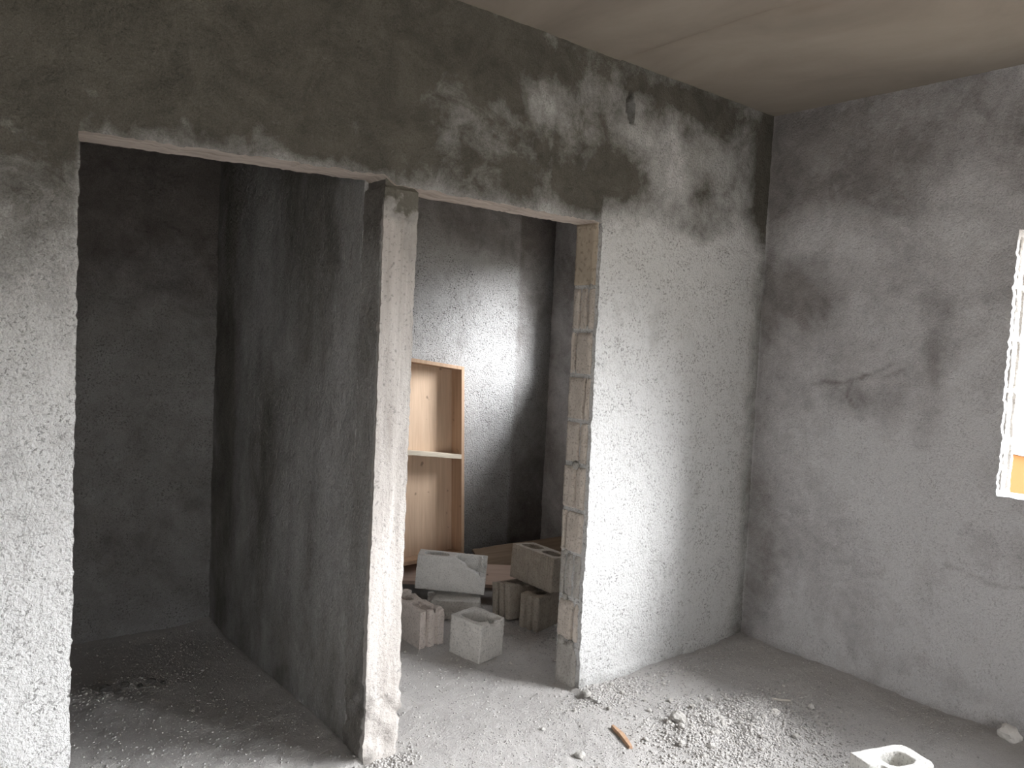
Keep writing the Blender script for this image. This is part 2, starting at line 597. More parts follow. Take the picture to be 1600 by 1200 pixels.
def main_stain_shade(P):
    u, v = P[:, 0], P[:, 1]
    P3 = np.c_[P, np.zeros(len(P))]
    top = sstep(np.where(u < JL + 0.05, 1.40, 1.96), np.where(u < JL + 0.05, 2.35, 2.22), v + 0.05 * fbm(P3, 2.5, 3, 60) - 0.06 * (u > JR))  # damp band, also painted darker for the dimming above window-head height
    s = 0.06 + 0.62 * top + 0.15 * sstep(1.2, 1.9, v) * (u < JL)  # left strip: upward fade of the window light painted into the colour
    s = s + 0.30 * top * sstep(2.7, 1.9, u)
    # pale dry patches in the damp, shade-darkened band
    s = s + 0.10 * top * (u > 2.2) - 0.50 * blob(P, (2.95, 2.42), (0.28, 0.20)) - 0.30 * blob(P, (2.35, 2.62), (0.3, 0.16)) - 0.30 * blob(P, (3.45, 2.45), (0.14, 0.3))
    s = s - 0.30 * blob(P, (2.0, 2.45), (0.35, 0.16)) + 0.35 * blob(P, (1.1, 2.62), (0.35, 0.18))
    # dark streaks, and shade painted into the right-hand corner
    s = s + 0.35 * blob(P, (2.62, 2.30), (0.16, 0.10)) + 0.3 * blob(P, (2.1, 2.70), (0.25, 0.06)) + 0.12 * blob(P, (3.2, 2.14), (0.5, 0.045))
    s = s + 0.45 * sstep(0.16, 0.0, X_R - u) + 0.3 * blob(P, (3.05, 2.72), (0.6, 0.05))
    s = s + 0.14 * fbm(P3, 6, 4, 61) * (0.3 + top)
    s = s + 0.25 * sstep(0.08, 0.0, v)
    return s


def main_warp(P):
    u, v = P[:, 0], P[:, 1]
    lz = np.interp(u, [JL - 0.1, JL, PL, PL + 0.05], [0, -0.009, 0.026, 0.0])
    return np.stack([0 * u, lz * np.exp(-((v - 2.1) / 0.12) ** 2)], 1)


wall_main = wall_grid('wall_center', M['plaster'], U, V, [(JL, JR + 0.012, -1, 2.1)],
                      lambda u, v, d: np.stack([u, d, v], 1), WT, 0.0035, 0.007, main_stain_shade, main_disp, main_warp, M['soffit'], 1)

# column between the two doorways, its own part of the wall
U2 = np.array([0])


def box_grid(x0, x1, y0, y1, z0, z1, step):
    """closed box shell as dense grids on all sides; returns verts, faces"""
    verts, faces, key = [], [], {}

    def vid(p):
        k = (round(p[0], 5), round(p[1], 5), round(p[2], 5))
        if k not in key:
            key[k] = len(verts)
            verts.append(p)
        return key[k]
    X, Y, Z = lines([x0, x1], step), lines([y0, y1], step), lines([z0, z1], step)

    def sheet(A, B, f, fl):
        for i in range(len(A) - 1):
            for j in range(len(B) - 1):
                q = [vid(f(A[i], B[j])), vid(f(A[i + 1], B[j])), vid(f(A[i + 1], B[j + 1])), vid(f(A[i], B[j + 1]))]
                faces.append(q[::-1] if fl else q)
    sheet(X, Z, lambda a, b: (a, y0, b), False)
    sheet(X, Z, lambda a, b: (a, y1, b), True)
    sheet(Y, Z, lambda a, b: (x0, a, b), True)
    sheet(Y, Z, lambda a, b: (x1, a, b), False)
    sheet(X, Y, lambda a, b: (a, b, z0), True)
    sheet(X, Y, lambda a, b: (a, b, z1), False)
    return np.array(verts, float), faces


cvv, cff = box_grid(PL, PR, -0.004, WT - 0.002, -0.03, 2.13, 0.011)
P = cvv.copy()
x, y, z = P[:, 0], P[:, 1], P[:, 2]
low = sstep(0.62, 0.1, z)
foot = sstep(0.36, 0.18, z)
leftedge = sstep(0.07, 0.0, x - PL)
frontf = sstep(0.03, 0.0, y + 0.004)
dz = 0.0022 * fbm(P, 12, 3, 70) + 0.0015 * vnoise(P, 80, 71)
dz = dz - 0.003 * sstep(1.98, 2.03, z) - 0.014 * sstep(2.085, 2.10, z)
dz = dz + (0.006 + 0.013 * foot) * fbm(P, 26, 4, 72) * np.maximum(low * leftedge, foot)
dz = dz + 0.012 * foot * (0.6 + fbm(P, 5, 2, 74)) * leftedge + 0.006 * leftedge * sstep(0.95, 0.7, z) * (z > 0.3)
# right strip lies 5 mm back, a lump of mortar near the top
dz = dz - 0.005 * sstep(0.077, 0.083, x - PL + 0.004 * fbm(P, 4, 2, 75)) * sstep(2.02, 1.98, z) * (z > 0.35)
lump = np.exp(-(((x - 1.453) / 0.022) ** 2 + ((z - 2.035) / 0.03) ** 2)) + 0.6 * np.exp(-(((x - 1.512) / 0.016) ** 2 + ((z - 1.975) / 0.025) ** 2))
dz = dz + 0.028 * lump * (0.55 + 0.9 * np.abs(fbm(P, 40, 3, 76)))
crack = seg_dist(np.stack([x, z], 1), [(1.448, 1.52), (1.444, 1.35), (1.449, 1.15)])
dz = dz - 0.004 * np.exp(-(crack / 0.004) ** 2)
ctr = np.array([(PL + PR) / 2, WT / 2])
cvv[:, 1] -= dz * frontf
cvv[:, 0] += dz * np.where(x < PL + 0.001, -1, 0) + dz * np.where(x > PR - 0.001, 0.8, 0)
cvv[:, 0] += 0.0035 * vnoise(P, 60, 77) * ((x < PL + 0.001) | (x > PR - 0.001)) * (y < 0.02)
cme = mesh_from('column', cvv, cff, True, 40)
cme.materials.append(M['column']); cme.materials.append(M['plaster_dark'])
cme.polygons.foreach_set('material_index', [1 if (p_.normal.x < -0.5 and p_.center.x < PL + 0.03 and p_.center.y > 0.012) else 0 for p_ in cme.polygons])
cs = 0.30 * sstep(0.08, 0.084, x - PL) * sstep(0.6, 1.6, z) + 0.35 * sstep(1.7, 1.95, z) + 1.2 * sstep(1.95, 2.12, z + 0.06 * fbm(P, 14, 4, 79)) + 0.32 * foot * (0.6 + 1.2 * fbm(P, 22, 3, 78)) + 0.25 * low * leftedge + 0.6 * (y > 0.012) * (x < PL + 0.002) - 0.15  # top darkened for damp and for painted shade above the window head
cs = cs + 0.35 * np.exp(-((z - 0.42) / 0.12) ** 2) * np.exp(-((x - PL - 0.05) / 0.03) ** 2)
cme.attributes.new('stain_shade', 'FLOAT', 'POINT').data.foreach_set('value', cs.astype(np.float32))
column = link('column', cme, [], wall_main)
column['label'] = 'pale cast concrete column with a crumbling foot'


# blocks showing in the bare right jamb (part of the main wall)
def jamb_block(y0, y1, z0, z1, depth, grooves, seed, rounded=0.0):
    """end of a hollow block: faces -x at x = 0, grooves = [(y, half width)] sunk into the end face"""
    ys = lines([y0, y1], 0.006)
    zs = lines([z0, z1], 0.010)
    yy, zz = np.meshgrid(ys, zs, indexing='ij')
    y_, z_ = yy.ravel(), zz.ravel()
    P = np.stack([y_, z_, np.full_like(y_, seed * 3.7)], 1)
    d = 0.0028 * fbm(P, 22, 3, seed) + 0.002 * vnoise(P, 110, seed + 1)
    for g, hw in grooves:
        d = d + 0.016 * sstep(hw + 0.004, hw - 0.002, np.abs(y_ - g + 0.002 * vnoise(P, 12, seed + 2)))
    ed = np.minimum(np.minimum(y_ - y0, y1 - y_), np.minimum(z_ - z0, z1 - z_))
    d = d + 0.007 * sstep(0.012, 0.0, ed + 0.004 * vnoise(P, 45, seed + 4))
    if rounded:
        cy = (y0 + y1) / 2
        d = d + rounded * np.clip(((y_ - cy) / (y1 - y0) * 2) ** 2 + np.clip((z_ - z1 + 0.05) / 0.05, 0, 1) ** 2 - 0.6, 0, 1)
    n = len(y_)
    nu, nv = len(ys), len(zs)
    idx = np.arange(n).reshape(nu, nv)
    V_ = np.concatenate([np.stack([d, y_, z_], 1), np.stack([np.full(n, depth), y_, z_], 1)])
    fs = []
    for i in range(nu - 1):
        for j in range(nv - 1):
            fs.append([idx[i, j], idx[i, j + 1], idx[i + 1, j + 1], idx[i + 1, j]])
    per = [idx[i, 0] for i in range(nu)] + [idx[-1, j] for j in range(1, nv)] + [idx[i, -1] for i in range(nu - 2, -1, -1)] + [idx[0, j] for j in range(nv - 2, 0, -1)]
    for k in range(len(per)):
        a, b = per[k], per[(k + 1) % len(per)]
        fs.append([a, b, b + n, a + n])
    fs.append([p + n for p in per][::-1])
    me = mesh_from('block', V_, fs, True, 40)
    return me


courses = [  # z0, z1, grooves (y), material, dx
    (0.00, 0.205, [], 'jamb_block_grey', 0.004, 0.010),
    (0.222, 0.398, [(0.045, 0.007)], 'jamb_block', 0.0, 0.012),
    (0.420, 0.612, [(0.062, 0.010), (0.112, 0.006)], 'jamb_block_grey', 0.004, 0),
    (0.628, 0.806, [(0.118, 0.005)], 'jamb_block', 0.0, 0),
    (0.826, 1.012, [(0.068, 0.006)], 'jamb_block', -0.002, 0),
    (1.034, 1.212, [(0.062, 0.006)], 'jamb_block', 0.003, 0),
    (1.230, 1.414, [(0.038, 0.005)], 'jamb_block', 0.0, 0),
    (1.434, 1.616, [(0.112, 0.006), (0.128, 0.004)], 'jamb_block', 0.002, 0),
    (1.634, 1.812, [(0.056, 0.005), (0.102, 0.005)], 'jamb_block', 0.004, 0),
]
for k, (z0, z1, gr, mt, dx, rd) in enumerate(courses):
    me = jamb_block(0.018, 0.146, z0, z1, 0.05, gr, 100 + k * 7, rd)
    link('block', me, M[mt], wall_main, (JR - 0.004 + dx, 0, 0))
me = jamb_block(0.018, 0.146, 1.828, 2.097, 0.05, [], 190)
lb = link('cast_block', me, M['jamb_cap'], wall_main, (JR - 0.004, 0, 0))
# mortar squeezed out of the joints
for k, (y_, z_, r_) in enumerate([(0.075, 1.022, 0.020), (0.10, 0.413, 0.016), (0.035, 1.822, 0.012), (0.11, 0.212, 0.022), (0.05, 0.205, 0.02), (0.11, 0.618, 0.012)]):
    bm = bmesh.new()
    bmesh.ops.create_icosphere(bm, subdivisions=3, radius=r_)
    for v in bm.verts:
        v.co *= 1 + 0.25 * mnoise.noise(v.co * 90 + Vector((k * 3, 0, 0)))
        v.co.x *= 0.5
    me = bpy.data.meshes.new('mortar_lump'); bm.to_mesh(me); bm.free()
    me.polygons.foreach_set('use_smooth', [True] * len(me.polygons))
    link('mortar_lump', me, M['mortar'], wall_main, (JR + 0.002, y_, z_))

# ------------------------------------------------------------------ right wall
UY = lines([Y_FRONT - 0.15, FILL_WIN_B[0], FILL_WIN_B[1], WIN_A[0], WIN_A[1], 0.0, WIN_C[0], WIN_C[1], Y_REAR + WT], 0.016)
VZ = lines([-0.03, WIN_A[2], WIN_C[2], WIN_A[3], H + 0.01], 0.016)
cracks = [[(-0.32, 1.405), (-0.40, 1.435), (-0.50, 1.445), (-0.58, 1.47), (-0.64, 1.50), (-0.72, 1.54)],
          [(-0.58, 1.47), (-0.68, 1.475), (-0.77, 1.515)], [(-0.52, 1.44), (-0.50, 1.37), (-0.56, 1.31)],
          [(-1.03, 0.665), (-1.10, 0.652), (-1.19, 0.638), (-1.27, 0.632), (-1.38, 0.64)],
          [(-0.70, 1.90), (-0.80, 1.84), (-1.0, 1.83), (-1.2, 1.86)], [(-0.95, 1.83), (-0.90, 1.62), (-0.93, 1.45)]]


def right_disp(P):
    P3 = np.c_[P, np.zeros(len(P))]
    d = 0.006 * fbm(P3, 1.7, 3, 80)
    Q = P + 0.012 * np.stack([fbm(P3, 14, 3, 81), fbm(P3, 14, 3, 82)], 1)
    for k, c in enumerate(cracks[:4]):
        d = d + (0.007 if k != 2 else 0.003) * np.exp(-(seg_dist(Q, c) / 0.010) ** 2)
    d = d - 0.02 * np.exp(-((P[:, 1] - 0.0) / 0.06) ** 2)
    return d


def right_stain(P):
    u, v = P[:, 0], P[:, 1]
    P3 = np.c_[P, np.zeros(len(P))]
    Q = P + 0.015 * np.stack([fbm(P3, 14, 3, 81), fbm(P3, 14, 3, 82)], 1)
    s = 0.30 + 0.30 * fbm(P3, 2.0, 4, 83)
    s = s + 0.45 * sstep(2.05, 2.6, v + 0.2 * fbm(P3, 2, 3, 84)) + 0.30 * sstep(0.22, 0.0, np.abs(u)) * (u < 0)  # damp near the ceiling; darker towards the corner with the main wall
    s = s + 0.45 * blob(P, (-0.25, 1.85), (0.28, 0.16)) + 0.25 * blob(P, (-0.55, 1.36), (0.2, 0.09)) + 0.25 * blob(P, (-0.90, 1.6), (0.07, 0.35)) + 0.2 * blob(P, (-0.15, 0.45), (0.1, 0.4))
    s = s - 0.35 * blob(P, (-0.25, 2.15), (0.22, 0.13)) - 0.30 * blob(P, (-0.75, 1.0), (0.35, 0.25)) - 0.25 * blob(P, (-1.05, 1.35), (0.12, 0.4)) - 0.22 * blob(P, (-0.3, 0.35), (0.12, 0.25)) - 0.25 * blob(P, (-1.1, 0.35), (0.3, 0.2))
    for k, c in enumerate(cracks):
        s = s + (0.36 if k < 4 else 0.13) * np.exp(-(seg_dist(Q, c) / (0.008 if k < 4 else 0.03)) ** 2)
    s = s + 0.3 * sstep(0.06, 0.0, v)
    # inside the small room
    s = np.where(u > 0.05, 0.5 + 0.2 * fbm(P3, 2, 3, 85), s)
    return s


wall_right = wall_grid('wall_right', M['plaster_right'], UY, VZ, [WIN_A, FILL_WIN_B, WIN_C],
                       lambda u, v, d: np.stack([X_R + d, u, v], 1), WT, 0.0035, 0.010, right_stain, right_disp, None, None, 11)
# block ends showing in the reveal of the window
for k in range(5):
    z0 = 1.03 + k * 0.218
    me = jamb_block(0.030, 0.125, z0, z0 + 0.20, 0.02, [(0.078, 0.012)], 300 + k * 9)
    link('block', me, M['jamb_block_grey'], wall_right, (X_R + 0.0, WIN_A[1] - 0.008, 0), (0, 0, math.radians(90)))
    # block built facing -x; turned so that it faces -y inside the opening
for o in wall_right.children:
    o.location = (X_R + 0.155, WIN_A[1] - 0.010, 0)

# ------------------------------------------------------------------ rear wall, partition, unseen walls, ceiling
UR = np.concatenate([np.arange(X_L - 0.15, 0.7, 0.08), lines([0.7, X_R + 0.1], 0.02)])
VR = lines([-0.03, H + 0.01], 0.02)


def rear_stain_shade(P):
    u, v = P[:, 0], P[:, 1]
    P3 = np.c_[P, np.zeros(len(P))]
    s = np.where(u < 1.5, 0.45 + 0.5 * sstep(1.2, 2.2, v), 0.14) + 0.22 * fbm(P3, 2.2, 4, 90)  # left room: shade of the upper wall painted in, darker upward
    s = s + np.where(u > 1.5, 0.5, 0.3) * sstep(2.0, 2.25, v + 0.05 * fbm(P3, 3, 2, 92))  # painted shade above the reach of the window light
    s = s + np.where(u > 1.5, 0.35, 0.0) * sstep(3.42, 3.45, u + 0.006 * fbm(P3, 9, 2, 91)) + np.where(u > 1.5, 0.30, 0.0) * sstep(0.9, 0.3, v)  # right room: shade beside and below the light patch, painted in
    return s


wall_rear = wall_grid('wall_rear', M['plaster_rear'], UR, VR, [], lambda u, v, d: np.stack([u, Y_REAR + d, v], 1), WT, 0.004, 0, rear_stain_shade, None, None, None, 21)
UPt = lines([WT - 0.006, Y_REAR + 0.02], 0.018)


def part_stain(P):
    P3 = np.c_[P[:, 0], P[:, 1] * 0.25, np.zeros(len(P))]
    return 0.55 + 0.55 * fbm(P3, 4, 4, 95) + 0.2 * sstep(1.6, 2.2, P[:, 1])


def part_disp(P):
    c = seg_dist(P, [(0.20, 1.99), (0.36, 1.955), (0.62, 1.88), (0.8, 1.86)])
    P3 = np.c_[P, np.zeros(len(P))]
    return 0.005 * np.exp(-(c / 0.006) ** 2) + 0.006 * fbm(P3, 1.8, 3, 96)


wall_part = wall_grid('wall_partition', M['plaster_dark'], UPt, VR, [], lambda u, v, d: np.stack([PL + d, u, v], 1), PR - PL, 0.004, 0, part_stain, part_disp, None, None, 23)
UL = lines([Y_FRONT - 0.15, Y_REAR + 0.15], 0.2)
VL = lines([-0.03, H + 0.01], 0.2)
wall_left = wall_grid('wall_left', M['plaster_plain'], UL, VL, [], lambda u, v, d: np.stack([X_L - d, u, v], 1), WT, 0.003, 0, None, None, None, None, 25)
UF = lines([X_L - 0.15, FILL_DOOR[0], FILL_DOOR[1], X_R + 0.15], 0.2)
VL = lines([-0.03, 2.1, H + 0.01], 0.2)
wall_front = wall_grid('wall_front', M['plaster_plain'], UF, VL, [FILL_DOOR], lambda u, v, d: np.stack([u, Y_FRONT - d, v], 1), WT, 0.003, 0, None, None, None, None, 27)

SEAM = 2.572
UC = lines([X_L - 0.15, SEAM - 0.006, SEAM, X_R + 0.15], 0.04)
VC = lines([Y_FRONT - 0.15, Y_REAR + 0.15], 0.04)


def ceil_disp(P):
    P3 = np.c_[P, np.zeros(len(P))]
    d = 0.006 * sstep(SEAM - 0.004, SEAM, P[:, 0]) + 0.004 * fbm(P3, 1.5, 3, 97)
    return d + 0.010 * np.exp(-((P[:, 0] - SEAM + 0.003) / 0.004) ** 2) * (vnoise(P3, 6, 98) > -0.4)


def ceil_stain(P):
    P3 = np.c_[P, np.zeros(len(P))]
    s = 0.25 * np.clip(fbm(P3, 2.5, 4, 99), 0, 1) + 0.35 * np.exp(-((P[:, 0] - SEAM) / 0.014) ** 2)
    s = s + 0.9 * np.exp(-(((P[:, 0] - 2.655 - 0.35 * (P[:, 1] + 0.88) * -0.4) / 0.03) ** 2 + ((P[:, 1] + 0.88) / 0.12) ** 2)) * (0.6 + 0.5 * fbm(P3, 18, 3, 101))
    return np.clip(s, 0, 1)


ceiling = wall_grid('ceiling', M['ceiling'], UC, VC, [], lambda u, v, d: np.stack([u, v, H + d], 1), 0.15, 0.0015, 0, ceil_stain, ceil_disp, None, None, 29)

# ------------------------------------------------------------------ outside: ground and the orange house
gme = mesh_from('ground', [(-40, -40, -0.25), (60, -40, -0.25), (60, 40, -0.25), (-40, 40, -0.25)], [(0, 1, 2, 3)], False)
tag(link('ground', gme, M['ground']), kind='structure')

hs = bpy.data.objects.new('house', None)
col.objects.link(hs)
hs.location = (9.6, -0.6, -0.25)
tag(hs, 'orange painted house far outside the window at the right edge', 'house')


def prism(pts, x0, x1):
    n = len(pts)
    v = [(x0, a, b) for a, b in pts] + [(x1, a, b) for a, b in pts]
    f = [list(range(n))[::-1], list(range(n, 2 * n))] + [[k, (k + 1) % n, n + (k + 1) % n, n + k] for k in range(n)]
    return v, f


v, f = prism([(-2.6, 0), (1.25, 0), (1.25, 0.62), (-2.6, 0.62), ][::1], 0, 3)
v, f = prism([(-3.0, 0), (1.3, 0), (1.3, 0.80), (-0.85, 0.30 + 0.02), (-3.0, 0.80)], 0, 3)
v, f = prism([(-2.4, 0), (1.6, 0), (1.6, 0.85), (-2.4, 0.50)], 0, 3)
link('wall', mesh_from('wall', v, f, False), M['orange'], hs)
v, f = prism([(-2.6, 0.50), (1.8, 0.88), (1.8, 0.95), (-2.6, 0.57)], -0.05, 3.2)
link('roof', mesh_from('roof', v, f, False), M['roof'], hs)


# ------------------------------------------------------------------ hollow concrete blocks
def rough_cutter(loc, size, rot, seed):
    bm = bmesh.new()
    bmesh.ops.create_cube(bm, size=1.0)
    bmesh.ops.subdivide_edges(bm, edges=bm.edges[:], cuts=9, use_grid_fill=True)
    R = Euler(rot).to_matrix()
    for vtx in bm.verts:
        p = Vector((vtx.co.x * size[0], vtx.co.y * size[1], vtx.co.z * size[2]))
        p += Vector((mnoise.noise(p * 22 + Vector((seed, 0, 0))), mnoise.noise(p * 22 + Vector((0, seed, 9))), mnoise.noise(p * 22 + Vector((5, 0, seed))))) * min(0.016, 0.25 * min(size))
        p += Vector((mnoise.noise(p * 70 + Vector((seed, 3, 0))), mnoise.noise(p * 70 + Vector((0, seed, 4))), mnoise.noise(p * 70 + Vector((7, 0, seed))))) * min(0.006, 0.1 * min(size))
        vtx.co = R @ p + Vector(loc)
    bmesh.ops.recalc_face_normals(bm, faces=bm.faces)
    me = bpy.data.meshes.new('cutter'); bm.to_mesh(me); bm.free()
    return me


def oval_prism(cx, cy, rx, ry, z0, z1, taper=0.92):
    bm = bmesh.new()
    n = 28
    lo, hi = [], []
    for k in range(n):
        a = 2 * math.pi * k / n
        c, s = math.cos(a), math.sin(a)
        ex = math.copysign(abs(c) ** 0.62, c) * rx
        ey = math.copysign(abs(s) ** 0.62, s) * ry
        lo.append(bm.verts.new((cx + ex * taper, cy + ey * taper, z0)))
        hi.append(bm.verts.new((cx + ex, cy + ey, z1)))
    bm.faces.new(lo[::-1]); bm.faces.new(hi)
    for k in range(n):
        bm.faces.new([lo[k], lo[(k + 1) % n], hi[(k + 1) % n], hi[k]])
    bmesh.ops.recalc_face_normals(bm, faces=bm.faces)
    me = bpy.data.meshes.new('core'); bm.to_mesh(me); bm.free()
    return me


def hollow_block(L, W, Hh, cores, gl=(), gr=(), side_ribs=False, cuts=(), seed=0, voxel=0.0045, amp=0.0012, chamfer=0.0):
    """hollow block, base centre at the origin, long axis x. gl/gr: y positions of the vertical grooves in the left/right end"""
    bm = bmesh.new()
    pts = []
    hw, hl = W / 2, L / 2
    g = 0.0105

    def end(sign, gs):
        q = []
        for yv in sorted(gs):
            q += [(sign * hl, yv - g), (sign * (hl - 0.019), yv - g * 0.6), (sign * (hl - 0.019), yv + g * 0.6), (sign * hl, yv + g)]
        return q
    if chamfer:
        c_ = chamfer
        pts += [(hl - c_, -hw), (hl - c_ * 0.35, -hw + c_ * 0.35), (hl, -hw + c_), (hl, hw - c_), (hl - c_ * 0.35, hw - c_ * 0.35), (hl - c_, hw)]
    else:
        pts.append((hl, -hw)); pts += end(1, gr); pts.append((hl, hw))
    if side_ribs:
        pts += []
    pts.append((-hl, hw)); pts += end(-1, gl)[::-1]; pts.append((-hl, -hw))
    lo = [bm.verts.new((a, b, 0)) for a, b in pts]
    hi = [bm.verts.new((a, b, Hh)) for a, b in pts]
    bm.faces.new(lo[::-1]); bm.faces.new(hi)
    n = len(pts)
    for k in range(n):
        bm.faces.new([lo[k], lo[(k + 1) % n], hi[(k + 1) % n], hi[k]])
    bmesh.ops.recalc_face_normals(bm, faces=bm.faces)
    me = bpy.data.meshes.new('tmp'); bm.to_mesh(me); bm.free()
    ob = bpy.data.objects.new('tmp', me); col.objects.link(ob)
    temps = [ob]
    cm = [oval_prism(cx, 0, rx, ry, -0.01, Hh + 0.01) for cx, rx, ry in cores] + [rough_cutter(*c, seed * 3 + k) for k, c in enumerate(cuts)]
    for m_ in cm:
        co = bpy.data.objects.new('tmpc', m_); col.objects.link(co); temps.append(co)
        md = ob.modifiers.new('b', 'BOOLEAN'); md.operation = 'DIFFERENCE'; md.solver = 'EXACT'; md.object = co
    rm = ob.modifiers.new('r', 'REMESH'); rm.mode = 'VOXEL'; rm.voxel_size = voxel
    dg = bpy.context.evaluated_depsgraph_get()
    out = bpy.data.meshes.new_from_object(ob.evaluated_get(dg))
    for t in temps:
        d_ = t.data
        bpy.data.objects.remove(t)
        bpy.data.meshes.remove(d_)
    nv = len(out.vertices)
    co = np.empty(nv * 3); out.vertices.foreach_get('co', co); co = co.reshape(-1, 3)
    no = np.empty(nv * 3); out.vertices.foreach_get('normal', no); no = no.reshape(-1, 3)
    d = amp * 1.4 * fbm(co, 35, 3, seed) + amp * vnoise(co, 150, seed + 5)
    if side_ribs:
        d = d + 0.0022 * np.sin(co[:, 0] * 2 * math.pi / 0.021 + 1.2 * vnoise(co, 8, 3)) * (np.abs(no[:, 1]) > 0.8) * (np.abs(co[:, 1]) > W / 2 - 0.012)
    co = co + no * d[:, None]
    out.vertices.foreach_set('co', co.ravel())
    out.polygons.foreach_set('use_smooth', [True] * len(out.polygons))
    out.update()
    return out


R = math.radians


def place_block(me, mat, loc, rot, label, name='concrete_block'):
    o = link(name, me, mat, None, loc, rot)
    tag(o, label, 'block', 'loose hollow concrete blocks')
    return o


CORE2 = [(-0.092, 0.070, 0.043), (0.092, 0.070, 0.043)]
CORE1 = [(0.0, 0.062, 0.046)]
# A: topmost, long smooth side towards the doorway, right end broken out
angA = math.atan2(-0.63, 0.775)
dA = Vector((math.cos(angA), math.sin(angA), 0)); nA = Vector((-dA.y, dA.x, 0))
cA = Vector((2.549, 1.088, 0.143)) + nA * 0.075
place_block(hollow_block(0.39, 0.15, 0.19, CORE2, (), (), cuts=[((0.125, -0.062, 0.20), (0.34, 0.085, 0.13), (0, R(27), 0)), ((0.205, -0.012, 0.165), (0.075, 0.12, 0.15), (0, R(8), 0))], seed=1),
            M['block_smooth'], cA, (R(-3), R(3.2), angA), 'smooth grey two-core block on top of the left pile, upper right corner broken off')
# B: broken block lying under A
place_block(hollow_block(0.30, 0.19, 0.125, [], (), (), cuts=[((0.16, -0.08, 0.03), (0.10, 0.14, 0.12), (0, R(-18), R(12))), ((-0.17, -0.05, 0.1), (0.1, 0.2, 0.12), (0, R(20), 0))], seed=2, amp=0.002),
            M['block'], Vector((2.575, 1.08, 0.0)), (0, 0, angA), 'broken block piece lying flat beneath the smooth two-core block')
# C: left, grooved end to the front, broken open top
place_block(hollow_block(0.36, 0.145, 0.19, [(0.075, 0.068, 0.044), (-0.095, 0.07, 0.044)], (-0.028, 0.030), (), cuts=[((-0.04, -0.085, 0.235), (0.36, 0.17, 0.09), (R(-24), 0, 0))], seed=3),
            M['block_pink'], Vector((2.232, 0.955, fz(2.23, 0.9) - 0.006)), (0, 0, R(90)), 'pinkish block with grooved end beside the column foot, its top broken open')
# D: front centre half block
place_block(hollow_block(0.205, 0.175, 0.195, [(0.0, 0.079, 0.064)], (), (), cuts=[((-0.035, -0.03, 0.215), (0.12, 0.075, 0.075), (0, R(14), 0)), ((-0.12, -0.02, 0.20), (0.08, 0.07, 0.05), (0, 0, R(20)))], seed=4),
            M['block'], Vector((2.382, 0.603, fz(2.39, 0.64) - 0.006)), (0, R(-1.5), R(101)), 'broken half block standing alone in front, two plain faces and open top')
# E and F: two brownish half blocks with grooved ends
place_block(hollow_block(0.22, 0.145, 0.19, [(0.02, 0.07, 0.046)], (-0.025, 0.025), (), cuts=[((0.02, -0.02, 0.215), (0.16, 0.16, 0.06), (R(14), R(8), 0))], seed=5),
            M['block_brown'], Vector((2.860, 0.872, fz(2.86, 0.88) - 0.005)), (R(-9), R(4), R(2)), 'brownish grooved half block leaning left of its grooved twin on the right pile')
place_block(hollow_block(0.24, 0.125, 0.19, [(0.0, 0.075, 0.040)], (-0.022, 0.022), (), cuts=[((0.03, 0.05, 0.20), (0.18, 0.05, 0.05), (R(6), 0, 0))], seed=6),
            M['block_brown'], Vector((2.905, 0.705, fz(2.9, 0.7) - 0.005)), (R(1), 0, R(12)), 'brownish grooved half block nearest the bare block jamb, open core on top')
# G: big ribbed block on top of E and F
place_block(hollow_block(0.385, 0.15, 0.19, CORE2, (), (), side_ribs=True, seed=7),
            M['block_brown'], Vector((2.955, 0.785, 0.211)), (R(-4), R(-1.5), R(-94)), 'brown ribbed two-core block on top of the right pile')
# H: lone pale block on the floor at the lower right
angH = R(-18.4)
place_block(hollow_block(0.235, 0.155, 0.19, [(0.012, 0.060, 0.043)], (), (), cuts=[((-0.135, -0.06, 0.10), (0.07, 0.10, 0.30), (0, R(10), R(-16)))], chamfer=0.026, seed=8),
            M['block_white'], Vector((2.775, -1.288, fz(2.77, -1.29) - 0.004)), (0, 0, angH), 'pale half block on the rubble near the window, one round core')

# ------------------------------------------------------------------ wood: form panel, planks


def box_mesh(name, x0, x1, y0, y1, z0, z1, bev=0.002, warp=0.0, seed=0):
    bm = bmesh.new()
    bmesh.ops.create_cube(bm, size=1)
    for v_ in bm.verts:
        v_.co = Vector((x0 if v_.co.x < 0 else x1, y0 if v_.co.y < 0 else y1, z0 if v_.co.z < 0 else z1))
    if bev:
        bmesh.ops.bevel(bm, geom=bm.edges[:], offset=bev, segments=2, affect='EDGES', profile=0.6)
    if warp:
        bmesh.ops.subdivide_edges(bm, edges=[e for e in bm.edges if e.calc_length() > 0.1], cuts=12, use_grid_fill=True)
        for v_ in bm.verts:
            v_.co += Vector((mnoise.noise(v_.co * 9 + Vector((seed, 0, 0))), mnoise.noise(v_.co * 9 + Vector((0, seed, 0))), mnoise.noise(v_.co * 9 + Vector((0, 0, seed))))) * warp
    me = bpy.data.meshes.new(name); bm.to_mesh(me); bm.free()
    return me


PW, PH, PD = 0.62, 1.165, 0.105
panel = bpy.data.objects.new('form_panel', None)
col.objects.link(panel)
panel.location = (2.592, 1.540, 0.213)
panel.rotation_euler = (R(-3.2), R(-0.6), R(1.5))
tag(panel, 'tall tan plywood form panel with board frame leaning on the back wall', 'panel')
TS = math.tan(R(7.5))                     # top and rail are nailed out of square: higher to the left


def skew(me):
    for v_ in me.vertices:
        if v_.co.z > PH * 0.5:
            v_.co.z += (PW / 2 - v_.co.x) * TS
    return me


